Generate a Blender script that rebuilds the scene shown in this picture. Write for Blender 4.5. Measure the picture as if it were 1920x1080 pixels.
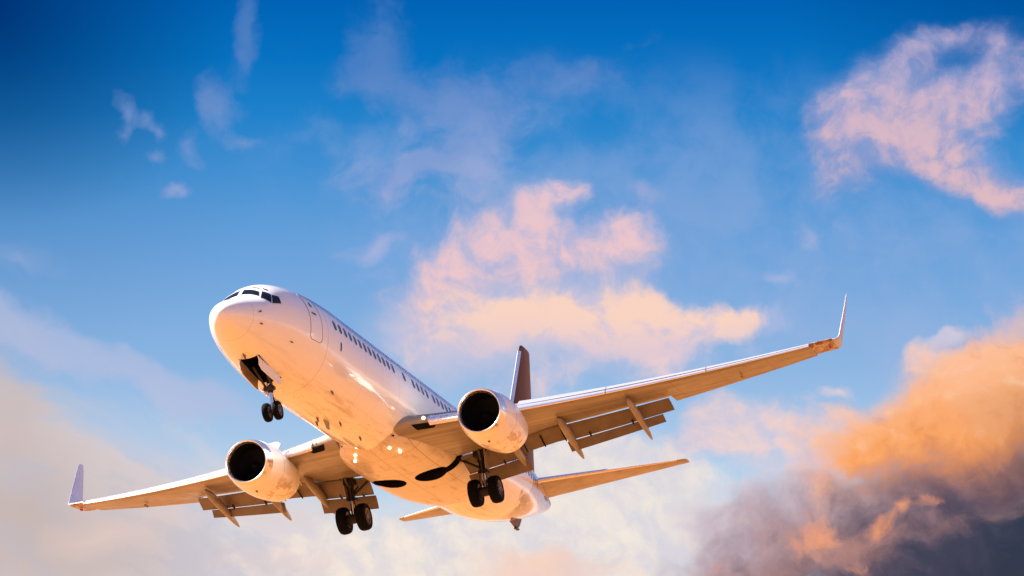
import bpy, bmesh, math, random
from math import radians as R_, sin, cos, pi, sqrt, tan
from mathutils import Vector, Matrix

for o in list(bpy.data.objects):
    bpy.data.objects.remove(o)
scene = bpy.context.scene
COL = scene.collection
random.seed(7)

# ------------------------------------------------------------------ placement
PITCH = R_(3.0)                                   # nose-up attitude on final approach
BODY = Matrix.Rotation(PITCH, 4, 'Y')             # body axes: x aft, y starboard, z up
REF = Vector((18.0, 0.0, -1.0))                   # body point that sits above the world origin
BASE = Vector((19.35, 0.0, -3.75))                # foot of the main gear: the aeroplane's base

# ------------------------------------------------------------------ camera
CAM_R = ((0.31273542, -0.94207965, -0.12117132),
         (0.28936823, 0.21600231, -0.9325283),
         (0.90468922, 0.2565715, 0.34015949))
CAM_T = Vector((-4.44712395, 6.4071128, 111.25903747))
FPX = 5154.58
Rm = Matrix(CAM_R)
cam_rel = BODY.to_3x3() @ (-(Rm.transposed() @ CAM_T))
ALT = 1.7 - cam_rel.z                             # the photographer stands on the ground
ORIGIN = Vector((0, 0, ALT))
right = BODY.to_3x3() @ Rm[0]
up = BODY.to_3x3() @ (-Rm[1])
fwd = BODY.to_3x3() @ Rm[2]
cd = bpy.data.cameras.new('camera')
cam = bpy.data.objects.new('camera', cd)
COL.objects.link(cam)
mw = Matrix.Identity(4)
for i in range(3):
    mw[i][0] = right[i]; mw[i][1] = up[i]; mw[i][2] = -fwd[i]
    mw[i][3] = (ORIGIN + cam_rel)[i]
cam.matrix_world = mw
cd.sensor_width = 36.0
cd.lens = FPX / 1920 * 36.0
cd.clip_start = 0.5
cd.clip_end = 60000
scene.camera = cam

# ------------------------------------------------------------------ exposure
EXPO = 2.0
scene.view_settings.view_transform = 'Standard'
scene.view_settings.look = 'None'
scene.view_settings.gamma = 1
scene.view_settings.exposure = EXPO
scene.view_settings.use_curve_mapping = False

def s2l(c):
    c = c / 255.0
    return c / 12.92 if c <= 0.04045 else ((c + 0.055) / 1.055) ** 2.4
def SK(r, g, b):                                  # sky radiance that shows as this display colour
    k = 2 ** -EXPO
    return (s2l(r) * k, s2l(g) * k, s2l(b) * k, 1)

# ------------------------------------------------------------------ sun
sun_cam = Vector((-0.745, -0.57, 0.31))            # towards the sun: left of, above and beyond the aeroplane
SUN = (right * sun_cam.x - up * sun_cam.y + fwd * sun_cam.z).normalized()
sd = bpy.data.lights.new('sun', 'SUN')
sd.energy = 5.0
sd.angle = R_(0.5)
sd.color = (1.0, 0.90, 0.78)
so = bpy.data.objects.new('sun', sd)
COL.objects.link(so)
so.rotation_euler = SUN.to_track_quat('Z', 'Y').to_euler()
SUN_EL = math.asin(SUN.z)
SUN_AZ = math.atan2(SUN.x, SUN.y)

# ------------------------------------------------------------------ sky and clouds (world shader)
world = bpy.data.worlds.new('World')
scene.world = world
world.use_nodes = True
NT = world.node_tree
NT.nodes.clear()

class G:
    """small helper for node expressions"""
    def __init__(s, nt): s.nt = nt
    def n(s, t, **k):
        x = s.nt.nodes.new(t)
        for a, b in k.items(): setattr(x, a, b)
        return x
    def put(s, sock, v):
        if hasattr(v, 'is_output'): s.nt.links.new(v, sock)
        else: sock.default_value = v
    def m(s, op, a, b=0.0, c=None, clamp=False):
        x = s.n('ShaderNodeMath', operation=op, use_clamp=clamp)
        s.put(x.inputs[0], a); s.put(x.inputs[1], b)
        if c is not None: s.put(x.inputs[2], c)
        return x.outputs[0]
    def v(s, op, a, b=(0, 0, 0)):
        x = s.n('ShaderNodeVectorMath', operation=op)
        s.put(x.inputs[0], a)
        if op == 'SCALE': s.put(x.inputs[3], b)
        else: s.put(x.inputs[1], b)
        return x.outputs[1] if op in ('DOT_PRODUCT', 'LENGTH') else x.outputs[0]
    def xyz(s, x_, y_, z_):
        x = s.n('ShaderNodeCombineXYZ')
        s.put(x.inputs[0], x_); s.put(x.inputs[1], y_); s.put(x.inputs[2], z_)
        return x.outputs[0]
    def noise(s, vec, scale, detail=6, rough=0.5, dist=0.0, col=False):
        x = s.n('ShaderNodeTexNoise')
        s.put(x.inputs['Vector'], vec)
        x.inputs['Scale'].default_value = scale; x.inputs['Detail'].default_value = detail
        x.inputs['Roughness'].default_value = rough; x.inputs['Distortion'].default_value = dist
        return x.outputs['Color'] if col else x.outputs['Fac']
    def step(s, a, lo, hi):
        x = s.n('ShaderNodeMapRange', interpolation_type='SMOOTHSTEP')
        s.put(x.inputs[0], a); s.put(x.inputs[1], lo); s.put(x.inputs[2], hi)
        return x.outputs[0]
    def ramp(s, f, stops, mode='LINEAR'):
        x = s.n('ShaderNodeValToRGB')
        x.color_ramp.interpolation = mode
        e = x.color_ramp.elements
        while len(e) < len(stops): e.new(0.5)
        for q, (p, c) in zip(e, stops):
            q.position = p; q.color = c
        s.put(x.inputs[0], f)
        return x.outputs[0]
    def mix(s, f, a, b, mode='MIX'):
        x = s.n('ShaderNodeMix', data_type='RGBA', blend_type=mode, clamp_factor=True)
        s.put(x.inputs[0], f); s.put(x.inputs[6], a); s.put(x.inputs[7], b)
        return x.outputs[2]
    def blobs(s, vec, L, quad=False):
        """soft elliptical lobes: (centre u, centre v, half width, half height, turn in degrees, strength)"""
        acc = None
        for b in L:
            u, w, a, h, rot = b[:5]; k = b[5] if len(b) > 5 else 1.0
            mp = s.n('ShaderNodeMapping', vector_type='TEXTURE')
            mp.inputs['Location'].default_value = (u, w, 0)
            mp.inputs['Rotation'].default_value = (0, 0, R_(rot))
            mp.inputs['Scale'].default_value = (a, h, 1)
            s.put(mp.inputs['Vector'], vec)
            g = s.n('ShaderNodeTexGradient', gradient_type='QUADRATIC_SPHERE' if quad else 'SPHERICAL')
            s.put(g.inputs['Vector'], mp.outputs[0])
            o = g.outputs['Fac']
            if acc is None: acc = o if k == 1 else s.m('MULTIPLY', o, k)
            elif k == 1: acc = s.m('ADD', acc, o)
            else: acc = s.m('MULTIPLY_ADD', o, k, acc)
        return acc

g = G(NT)
tc = g.n('ShaderNodeTexCoord')
D = tc.outputs['Generated']
a_f = g.m('MAXIMUM', g.v('DOT_PRODUCT', D, tuple(fwd)), 0.05)
# angular chart of the part of the sky behind the aeroplane (unit = 1.11 degrees)
U = g.m('MULTIPLY_ADD', g.m('DIVIDE', g.v('DOT_PRODUCT', D, tuple(right)), a_f), FPX / 100, 9.6)
V = g.m('MULTIPLY_ADD', g.m('DIVIDE', g.v('DOT_PRODUCT', D, tuple(up)), a_f), -FPX / 100, 5.4)
P0 = g.xyz(U, V, 0.0)
wn = g.noise(P0, 0.55, 5, 0.55, col=True)
wv = g.v('SCALE', g.v('SUBTRACT', wn, (0.5, 0.5, 0.5)), 1.25)
P1 = g.v('MULTIPLY', g.v('ADD', P0, wv), (1, 1, 0))           # gently warped chart
N1 = g.noise(P1, 0.95, 9, 0.62, 0.15)                            # cloud billows
N2 = g.noise(g.v('ADD', P1, (-0.16, 0.20, 0.0)), 0.95, 6, 0.60, 0.15)  # the same a little further from the light
N3 = g.noise(g.v('ADD', P0, (31.0, 7.0, 4.0)), 0.33, 4, 0.5)    # broad variation
sp = g.n('ShaderNodeSeparateXYZ'); g.put(sp.inputs[0], P1)
NS = g.noise(g.xyz(g.m('MULTIPLY', sp.outputs[0], 0.42), g.m('MULTIPLY_ADD', sp.outputs[0], -0.62, g.m('MULTIPLY', sp.outputs[1], 1.25)), 5.0), 0.9, 8, 0.56)
relief = g.m('MULTIPLY', g.m('SUBTRACT', N1, N2), 4.0)        # -1..1: side away from / towards the light

# clear sky
clear = g.ramp(g.m('MULTIPLY', V, 1 / 10.8), [
    (0.00, SK(0, 98, 180)), (0.10, SK(6, 114, 193)), (0.20, SK(32, 130, 203)), (0.30, SK(68, 145, 211)),
    (0.40, SK(98, 158, 217)), (0.52, SK(122, 170, 222)), (0.64, SK(140, 182, 226)), (0.78, SK(172, 204, 235)),
    (0.90, SK(196, 217, 236)), (1.0, SK(205, 216, 230))], 'LINEAR')
dark = g.blobs(P0, [(-1.0, -0.6, 5.8, 4.4, 30, 0.95), (20.5, -1.2, 6.0, 3.5, -20, 0.5), (-1.0, 3.0, 6.0, 4.5, 0, 0.22)])
clear = g.mix(g.m('MULTIPLY', dark, 1.0, clamp=True), clear, SK(0, 34, 100))
sky = clear

def layer(sky, mask, col, opacity=1.0):
    return g.mix(g.m('MULTIPLY', mask, opacity, clamp=True), sky, col)
def cloud(L, amp=1.0, noise=None, grow=1.0, pv=None):
    """lobe field plus billow noise, the noise fading out where there is no cloud"""
    L = [(b[0], b[1], b[2] * grow, b[3] * grow) + tuple(b[4:]) for b in L]
    b = g.blobs(P1 if pv is None else pv, L)
    k = g.m('MULTIPLY', b, 4.0, clamp=True)
    return g.m('ADD', b, g.m('MULTIPLY', k, g.m('MULTIPLY', g.m('SUBTRACT', noise if noise else N1, 0.5), amp))), b

# pale veil low on the left
slope = g.m('SUBTRACT', V, g.m('MULTIPLY_ADD', U, 0.50, 6.75))
vein = g.m('MULTIPLY', g.m('SUBTRACT', NS, 0.5), 2.6)
mask = g.step(g.m('ADD', slope, vein), -1.1, 1.2)
veilc = g.ramp(g.m('MULTIPLY', g.m('ADD', U, g.m('MULTIPLY', g.m('SUBTRACT', N3, 0.5), 3.0)), 1 / 19.2), [
    (0.0, SK(206, 190, 188)), (0.12, SK(219, 207, 208)), (0.3, SK(226, 214, 215)), (0.45, SK(238, 224, 216)), (0.62, SK(246, 232, 220)), (1.0, SK(236, 218, 212))])
veilc = g.mix(g.m('MULTIPLY', g.step(NS, 0.54, 0.40), 0.55), veilc, SK(192, 194, 214))
veilc = g.mix(g.m('MULTIPLY', g.blobs(P1, [(0.4, 9.6, 3.4, 1.6, 0, 1.0), (2.2, 10.6, 3.0, 1.2, 0, .6)]), 0.75, clamp=True), veilc, SK(196, 178, 172))
veilc = g.mix(g.m('MULTIPLY', g.blobs(P1, [(2.0, 9.9, 1.6, .5, -8, .7), (5.6, 9.6, 1.4, .35, 0, .5), (5.2, 10.6, 1.6, .4, 0, .6)]), 0.8, clamp=True), veilc, SK(234, 204, 192))
sky = layer(sky, mask, veilc, 0.97)
m2, b = cloud([(0.2, 6.1, 2.2, .7, 25), (1.8, 6.8, 3.0, .6, 24), (3.8, 7.6, 2.4, .6, 26), (0.4, 4.9, 1.4, .5, 25, .5)], 1.1, NS)
sky = layer(sky, g.step(m2, 0.08, 1.1), SK(186, 192, 222), 0.60)
# cream cloud low in the middle
m3, b = cloud([(10.9, 8.7, 1.9, 1.6, 0), (11.3, 10.2, 3.2, 2.0, 0, 1.1), (8.6, 10.8, 5.5, 2.0, 0, 1.0), (12.3, 9.3, 1.9, 1.2, 20)], 1.6, grow=1.1)
cm = g.ramp(g.step(relief, -0.7, 0.8), [(0, SK(222, 216, 222)), (0.5, SK(238, 227, 220)), (1, SK(252, 236, 220))])
sky = layer(sky, g.step(m3, 0.05, 0.95), cm, 0.88)
m3, b = cloud([(10.3, 10.55, 2.2, .45, 5), (9.6, 10.9, 1.8, .4, 0, .8)], 0.9)
sky = layer(sky, g.step(m3, 0.1, 1.0), SK(246, 200, 180), 0.65)

# thin high wisps
wisp = [(4.6, .25, .28, .6, 10), (4.6, .9, .33, .75, -8, 1.1), (4.45, 1.3, .3, .4, 12, .8), (3.95, 1.75, .4, .5, 12), (4.2, 2.25, .5, .6, -30, 1.05), (4.6, 2.65, .25, .2, 30, .8),
        (2.3, 2.0, .22, .40, -12), (2.2, 2.45, .25, .25, 0, .9), (2.7, 2.2, .25, .3, -35, .9), (2.98, 2.5, .3, .2, 50, .9), (3.7, 2.9, .3, .45, -15, .8), (3.0, 3.0, .4, .2, 10, .8), (3.35, 3.72, .28, .18, 0, 1.2), (2.6, 3.4, .8, .5, 0, .35), (2.9, 3.95, .7, .35, 0, .35),
        (7.1, .45, .6, 1.1, 5, .9), (7.0, 1.4, .6, .7, 0, .8), (7.7, 1.6, 1.0, .8, 20, .8), (8.6, 1.9, 1.5, .9, 15, .85), (8.4, 2.6, 1.2, .8, -20, .6), (9.4, 2.6, 1.2, .8, -20, .7), (10.4, 1.35, 1.0, .5, 10, .6), (11.2, 1.5, 1.1, .5, 0, .5), (6.6, 3.1, .6, .6, 30, .6), (6.4, 1.5, .35, .4, 0, .7),
        (12.0, .75, .5, .25, -20, .5), (12.1, 3.7, .5, .3, 30, .8), (15.2, 4.45, .8, .3, -8, .5), (14.5, 5.3, .6, .25, 5, 1.1), (14.6, 5.9, .5, .35, 0, .6), (14.3, 6.0, .7, .3, 0, .4), (7.0, 5.2, .9, .3, 0, .35), (7.2, 3.65, .6, .5, -35, 1.1), (7.7, 3.35, .6, .35, -30, 1.0), (8.2, 3.1, .7, .45, -30, 1.1), (6.9, 4.65, .6, .3, -12, 1.2), (8.9, 3.3, .8, .6, -20, .7), (8.2, 3.9, .7, .4, 0, .5)]
m4, b = cloud(wisp, 2.1, grow=1.18)
wc = g.ramp(g.m('MULTIPLY', V, 1 / 10.8), [(0, SK(78, 128, 192)), (0.12, SK(92, 134, 198)), (0.24, SK(128, 156, 210)), (0.34, SK(160, 170, 214)), (0.46, SK(176, 184, 222)), (0.6, SK(186, 194, 228))])
sky = layer(sky, g.step(m4, 0.08, 1.25), wc, 0.74)

# faint haze between the clouds
fh = g.m('MULTIPLY', g.step(g.m('ADD', N3, g.m('MULTIPLY', N1, 0.5)), 0.66, 0.95), g.m('MULTIPLY', g.step(V, 0.6, 3.0), g.step(g.m('SUBTRACT', U, V), 0.5, 4.0)))
sky = layer(sky, fh, SK(168, 182, 222), 0.30)

# pink cloud above the tail: haze first, then lit body
upper = [(9.3, 4.5, .95, .75, -35, .95), (8.55, 4.9, .9, .75, -20, .9), (8.3, 5.3, .75, .6, 0, .9), (10.3, 3.85, .65, .5, 0, 1.0), (10.75, 3.75, .5, .35, 0, .7), (10.1, 4.55, .8, .6, 0, .85),
         (10.6, 4.9, 1.0, .55, 8, .85), (11.5, 4.35, .75, .4, -10, .9), (12.1, 4.6, .7, .5, 15, .95), (11.5, 5.0, .8, .4, 0, .75), (11.1, 4.6, .7, .4, 0, .6), (9.7, 5.0, .9, .5, 0, .7), (7.9, 5.7, .6, .5, 30, .6), (7.6, 6.05, .75, .6, 0, .8), (8.0, 6.6, .6, .4, 20, .6), (8.1, 3.2, .5, .35, -30, .4), (7.2, 3.65, .4, .4, -30, .4)]
lower = [(8.6, 6.0, 1.1, .65, 0, .8), (9.6, 5.85, 1.2, .65, 5, .95), (10.6, 5.95, 1.3, .6, 3, 1.0), (11.7, 5.95, 1.2, .65, 6, 1.05), (11.95, 5.6, .6, .45, 0, .8), (12.9, 6.1, 1.2, .55, 8, 1.0), (13.35, 6.0, 1.0, .4, -5, .7), (13.9, 5.95, .7, .22, -12, .7), (8.5, 6.5, .6, .4, 0, .6), (12.6, 6.7, .9, .4, 10, .5), (11.4, 6.5, 1.4, .4, 5, .5)]
halo, bh = cloud(upper + lower + [(9.6, 3.2, 1.8, 1.0, -30, .55), (9.4, 5.2, 3.0, 1.6, 0, .6), (11.3, 4.8, 2.4, 1.4, 0, .35), (11.0, 6.6, 3.4, 1.2, 5, .7), (8.6, 6.9, 2.4, 1.0, 0, .6), (7.8, 6.6, 1.4, .9, 20, .5)], 1.3, grow=1.3)
warm = g.step(g.m('ADD', V, g.m('MULTIPLY', U, 0.10)), 5.6, 7.2)
sky = layer(sky, g.step(halo, 0.2, 2.0), g.mix(warm, SK(172, 180, 217), SK(206, 200, 220)), 0.85)
mp, bp = cloud(upper, 2.2, grow=1.34)
vol = g.m('ADD', g.m('MULTIPLY', relief, 0.9), g.m('MULTIPLY', g.m('SUBTRACT', N1, 0.5), 1.6))
body = g.step(g.m('ADD', vol, g.m('MULTIPLY', bp, 0.35)), -0.35, 0.95)
sky = layer(sky, g.step(mp, 0.20, 1.55), g.mix(body, SK(184, 184, 217), g.mix(warm, SK(242, 200, 202), SK(250, 208, 194))), 0.87)
ml, bl = cloud(lower, 2.2, grow=1.28)
body = g.step(g.m('ADD', vol, g.m('MULTIPLY', bl, 0.5)), -0.35, 0.75)
sky = layer(sky, g.step(ml, 0.18, 1.25), g.mix(body, SK(212, 198, 216), g.mix(g.step(g.m('ADD', V, g.m('MULTIPLY', N1, 0.8)), 6.2, 7.2), SK(253, 213, 192), SK(228, 202, 210))), 0.93)
mh, b = cloud([(9.7, 7.1, 1.3, .8, 0, .7), (10.3, 6.9, 1.0, .5, 0, .6), (7.9, 6.6, .9, .5, 10, .6), (12.3, 6.9, 1.3, .5, 10, .6), (13.9, 6.5, .6, .3, 0, .5)], 1.6)
sky = layer(sky, g.step(mh, 0.1, 1.1), g.mix(g.step(relief, -0.5, 0.6), SK(196, 196, 222), SK(238, 210, 208)), 0.75)

# broken cloud, upper right
ur = [(15.8, 2.3, .8, .7, 20, .9), (16.2, 1.6, .9, .6, -30, .8), (16.9, 1.1, .9, .45, -38, .85), (17.7, .65, .8, .3, -10, .8), (18.6, .8, .7, .35, 10, .7), (17.2, 2.0, 1.3, .8, -15, .9), (18.5, 1.7, 1.2, .6, -10, .95), (19.3, 1.3, .7, .8, 0, .6),
      (17.2, 2.7, 1.1, .6, 15, .9), (18.0, 3.2, 1.0, .5, 35, .95), (18.8, 3.65, 1.1, .45, 12, 1.0), (16.0, 3.0, .8, .6, -30, .85), (15.8, 3.45, .7, .4, -20, .7), (19.5, 3.5, .7, .5, 0, .8), (18.4, 2.4, .9, .7, 0, .6), (17.3, 2.2, 1.5, 1.1, 0, .45), (16.4, 2.3, 1.1, .9, 0, .5), (18.4, 1.2, .8, .5, 0, .25)]
uh, b = cloud(ur, 1.2, grow=1.5)
sky = layer(sky, g.step(uh, 0.15, 1.9), SK(136, 156, 206), 0.75)
mu, bu = cloud(ur, 1.9, grow=1.2)
ub = g.step(g.m('ADD', vol, g.m('MULTIPLY', bu, 0.35)), -0.30, 1.0)
ucol = g.mix(ub, SK(156, 162, 206), g.mix(g.step(V, 0.5, 3.6), SK(206, 182, 206), SK(236, 192, 192)))
sky = layer(sky, g.step(mu, 0.14, 1.45), ucol, 0.82)

# thin pale cloud between wing and bank
mt, b = cloud([(13.4, 7.9, 1.3, .8, 0, .9), (13.2, 8.5, 1.6, .6, 0, .8), (14.6, 8.2, 1.8, .9, 5, 1.0), (16.0, 8.3, 1.5, 1.0, -10, 1.0), (15.8, 7.2, .5, .22, 0, 1.2), (15.2, 7.3, .8, .3, 0, .4), (17.9, 6.25, .6, .22, -8, 1.4), (17.6, 6.6, .8, .45, -10, .9), (15.0, 8.9, 2.0, .7, 0, .6), (14.2, 9.3, 1.6, .5, 0, .5)], 1.6)
sky = layer(sky, g.step(mt, 0.12, 1.1), g.mix(g.step(relief, -0.6, 0.7), SK(208, 202, 220), SK(248, 212, 202)), 0.82)

# dull violet cloud floor
fl = [(13.4, 10.4, 1.6, 1.3, -10, .8), (14.4, 10.0, 2.0, 1.5, -10, .9), (16.2, 10.3, 2.8, 1.9, -8, 1.3), (18.6, 10.2, 3.4, 2.4, -8, 1.7), (13.6, 9.7, 1.0, .6, 0, .5), (15.4, 9.5, 1.5, .6, 0, .5), (19.6, 9.0, 3.0, 1.8, -20, 1.0)]
mf, b = cloud(fl, 1.9)
fcol = g.ramp(g.m('ADD', g.m('ADD', g.m('MULTIPLY', g.m('SUBTRACT', U, 12.6), 1 / 7.6), g.m('MULTIPLY', g.m('SUBTRACT', V, 9.5), 0.17)), g.m('MULTIPLY', relief, -0.14)), [
    (0.0, SK(216, 202, 212)), (0.16, SK(196, 180, 192)), (0.34, SK(172, 148, 158)), (0.52, SK(132, 106, 116)), (0.68, SK(84, 68, 86)), (0.82, SK(50, 46, 70)), (1.0, SK(18, 24, 54))])
sky = layer(sky, g.step(mf, 0.15, 1.1), fcol, 0.95)
fo, b = cloud([(14.6, 9.9, 1.4, .6, 5, .8), (15.6, 10.4, 1.8, .7, 0, .9), (17.0, 10.0, 1.8, .6, -10, .7), (16.2, 9.3, 1.4, .4, -10, .6), (13.8, 10.7, 1.4, .4, 0, .7), (18.8, 9.6, 1.4, .4, -20, .5)], 1.8)
sky = layer(sky, g.step(fo, 0.1, 1.5), SK(206, 146, 128), 0.65)
# glowing bank on the right
bank = [(19.2, 7.5, 3.4, 1.9, -30, 1.3), (17.4, 8.2, 2.6, 1.5, -18, 1.1), (15.9, 8.4, 1.7, 1.0, -10, .7), (18.4, 8.9, 3.0, 1.3, -12, .9), (18.9, 6.7, 1.4, .7, -28, .7)]
mb, bb = cloud(bank, 1.7, grow=1.16)
depth = g.m('SUBTRACT', g.m('ADD', V, g.m('MULTIPLY', g.m('SUBTRACT', N3, 0.5), 2.0)), g.m('MULTIPLY', g.m('SUBTRACT', N1, 0.5), 1.5))
tilt = g.m('MULTIPLY_ADD', g.m('SUBTRACT', U, 17.0), 0.22, depth)
bcol = g.ramp(g.m('MULTIPLY', g.m('SUBTRACT', tilt, 6.0), 1 / 5.0), [
    (0.0, SK(252, 196, 172)), (0.18, SK(255, 192, 152)), (0.36, SK(255, 182, 128)), (0.50, SK(252, 164, 94)), (0.58, SK(220, 142, 96)), (0.67, SK(158, 112, 104)), (0.78, SK(108, 84, 98)), (0.88, SK(58, 52, 78)), (1.0, SK(30, 36, 66))])
edge = g.step(mb, 1.3, 0.3)
bcol = g.mix(g.m('MULTIPLY', edge, 0.65), bcol, SK(246, 200, 188))
bcol = g.mix(g.m('MULTIPLY', g.blobs(P1, [(19.3, 8.0, 1.5, 1.2, 0, 1.0)]), 0.5, clamp=True), bcol, SK(170, 122, 98))
fade = g.step(g.m('MULTIPLY_ADD', g.m('SUBTRACT', U, 17.0), 0.10, depth), 10.2, 8.6)
lit = g.step(tilt, 9.0, 8.2)
bcol = g.mix(g.m('MULTIPLY', lit, g.step(relief, 0.05, 1.0)), bcol, g.mix(0.40, bcol, SK(255, 214, 180)))
bcol = g.mix(g.step(relief, -0.05, -1.0), bcol, g.mix(0.38, bcol, SK(206, 122, 78)))
sky = layer(sky, g.m('MULTIPLY', g.step(mb, 0.12, 1.25), fade), bcol, 0.97)
# fire-lit shreds in the floor
fs, b = cloud([(15.1, 10.2, .9, .6, 10, 1.0), (15.5, 9.9, .6, .4, 0, .8), (17.1, 9.6, .8, .35, -35, 1.1), (16.6, 9.95, .4, .4, 0, 1.0), (17.8, 9.35, .5, .2, 0, .7), (14.2, 9.7, .7, .25, 10, .6), (16.1, 10.65, .5, .3, 0, .8), (16.4, 9.4, .5, .3, 0, .5), (13.6, 10.5, .9, .35, 0, .5), (15.8, 9.0, .9, .3, 0, .4)], 2.6)
sky = layer(sky, g.step(fs, 0.4, 1.4), SK(250, 164, 118), 0.85)

# the rest of the sky dome: physical sky with a warm bright belt over the horizon
nish = g.n('ShaderNodeTexSky', sky_type='NISHITA')
nish.sun_disc = False
nish.sun_elevation = SUN_EL
nish.sun_rotation = SUN_AZ
nish.air_density = 1.3; nish.dust_density = 2.0; nish.ozone_density = 1.5
nk = g.mix(1.0, nish.outputs[0], (0.045, 0.045, 0.045, 1), 'MULTIPLY')
sep = g.n('ShaderNodeSeparateXYZ'); g.put(sep.inputs[0], D)
zz = sep.outputs[2]
belt = g.ramp(g.m('MAXIMUM', zz, 0.0), [(0.0, SK(240, 205, 185)), (0.05, SK(206, 202, 220)), (0.18, SK(176, 180, 228)), (0.45, SK(122, 152, 218)), (1.0, SK(50, 100, 190))])
cl = g.noise(D, 3.0, 6, 0.55)
belt = g.mix(g.m('MULTIPLY', g.step(cl, 0.50, 0.70), 0.6), belt, SK(226, 204, 212))
far = g.mix(0.8, nk, belt)
far = g.v('SCALE', far, g.m('MULTIPLY_ADD', g.step(zz, 0.06, 0.015), 1.5, 0.88))
# blend from the charted part to the rest
ang = g.v('DOT_PRODUCT', D, tuple(fwd))
inside = g.step(ang, 0.955, 0.978)
full = g.mix(inside, far, sky)
bg = g.n('ShaderNodeBackground')
g.put(bg.inputs[0], full)
bg.inputs[1].default_value = 1.0
wo = g.n('ShaderNodeOutputWorld')
NT.links.new(bg.outputs[0], wo.inputs[0])
world.cycles.sampling_method = 'MANUAL'
world.cycles.sample_map_resolution = 512

# ================================================================== materials
def mat(name, base=(0.8, 0.8, 0.8), rough=0.4, metal=0.0, coat=0.0, spec=0.5):
    m = bpy.data.materials.new(name); m.use_nodes = True
    b = m.node_tree.nodes['Principled BSDF']
    b.inputs['Base Color'].default_value = (*base, 1)
    b.inputs['Roughness'].default_value = rough
    b.inputs['Metallic'].default_value = metal
    b.inputs['Coat Weight'].default_value = coat
    b.inputs['Coat Roughness'].default_value = 0.08
    b.inputs['Specular IOR Level'].default_value = spec
    return m, G(m.node_tree), b

def band(q, x, c, hw, soft=0.006):
    """1 inside a thin line at coordinate c"""
    return q.m('SUBTRACT', 1.0, q.step(q.m('ABSOLUTE', q.m('SUBTRACT', x, c)), hw, hw + soft))

def obj_xyz(q):
    t = q.n('ShaderNodeTexCoord')
    s = q.n('ShaderNodeSeparateXYZ'); q.put(s.inputs[0], t.outputs['Object'])
    return t.outputs['Object'], s.outputs[0], s.outputs[1], s.outputs[2]

# white gloss paint of the fuselage: seams, belly streaks, tail livery
WHITE = (0.80, 0.79, 0.78)
def fuselage_paint():
    m, q, b = mat('fuselage_paint', WHITE, 0.22, 0, 0.9)
    P, x, y, z = obj_xyz(q)
    nz = q.noise(q.v('MULTIPLY', P, (0.25, 2.6, 2.6)), 1.6, 6, 0.6)
    nb = q.noise(q.v('MULTIPLY', P, (0.9, 1.4, 1.4)), 0.9, 4, 0.55)
    belly = q.step(z, -1.35, -2.05)
    dirt = q.m('MULTIPLY', belly, q.m('MULTIPLY', q.step(nz, 0.46, 0.68), q.step(nb, 0.30, 0.62)))
    col = q.mix(q.m('MULTIPLY', dirt, 0.65), (*WHITE, 1), (0.40, 0.27, 0.17, 1))
    fine = q.noise(q.v('MULTIPLY', P, (1.0, 4.0, 4.0)), 3.0, 5, 0.6)
    col = q.mix(q.m('MULTIPLY', q.m('MULTIPLY', q.step(fine, 0.58, 0.70), belly), 0.6), col, (0.28, 0.19, 0.12, 1))
    lines = None
    for c, k in ((1.05, .18), (5.72, .42), (9.4, .2), (11.2, .12), (13.0, .25), (17.9, .15), (22.4, .2), (26.6, .25), (33.2, .2)):
        w_ = q.m('MULTIPLY', band(q, x, c, 0.012, 0.01), k)
        lines = w_ if lines is None else q.m('MAXIMUM', lines, w_)
    zl = q.m('MULTIPLY', band(q, z, -1.02, 0.008, 0.01), q.m('MULTIPLY', q.step(x, 5.7, 5.75), 0.14))
    zl2 = q.m('MULTIPLY', band(q, z, -1.72, 0.01, 0.01), q.m('MULTIPLY', q.step(x, 5.7, 5.75), 0.12))
    lines = q.m('MAXIMUM', lines, q.m('MAXIMUM', zl, zl2))
    col = q.mix(lines, col, (0.10, 0.08, 0.07, 1))
    # tail livery: pale sand behind a slanted line, dark brown swirl low down
    tail = q.step(q.m('ADD', x, q.m('MULTIPLY', z, -0.9)), 30.45, 30.55)
    col = q.mix(tail, col, (0.52, 0.38, 0.31, 1))
    sw = q.noise(q.v('MULTIPLY', P, (0.8, 1.0, 1.2)), 1.5, 5, 0.6, 1.4)
    zone = q.m('MULTIPLY', q.m('MULTIPLY', q.step(q.m('ADD', x, q.m('MULTIPLY', z, 1.1)), 27.6, 28.2), q.m('SUBTRACT', 1.0, q.step(q.m('ADD', x, q.m('MULTIPLY', z, 1.6)), 31.0, 31.5))), q.step(z, -0.45, -0.75))
    col = q.mix(q.m('MULTIPLY', zone, q.step(sw, 0.60, 0.54)), col, (0.085, 0.045, 0.026, 1))
    q.put(b.inputs['Base Color'], col)
    q.put(b.inputs['Roughness'], q.m('MULTIPLY_ADD', dirt, 0.35, q.m('MULTIPLY_ADD', nb, 0.12, 0.17)))
    # slight waviness of the skin between frames
    sk = q.noise(q.v('MULTIPLY', P, (1.0, 0.7, 0.7)), 1.1, 2, 0.4)
    bm_ = q.n('ShaderNodeBump'); bm_.inputs['Strength'].default_value = 0.09; bm_.inputs['Distance'].default_value = 0.05
    q.put(bm_.inputs['Height'], sk)
    q.put(b.inputs['Normal'], bm_.outputs[0])
    return m
M = {}
M['fus'] = fuselage_paint()

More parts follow.
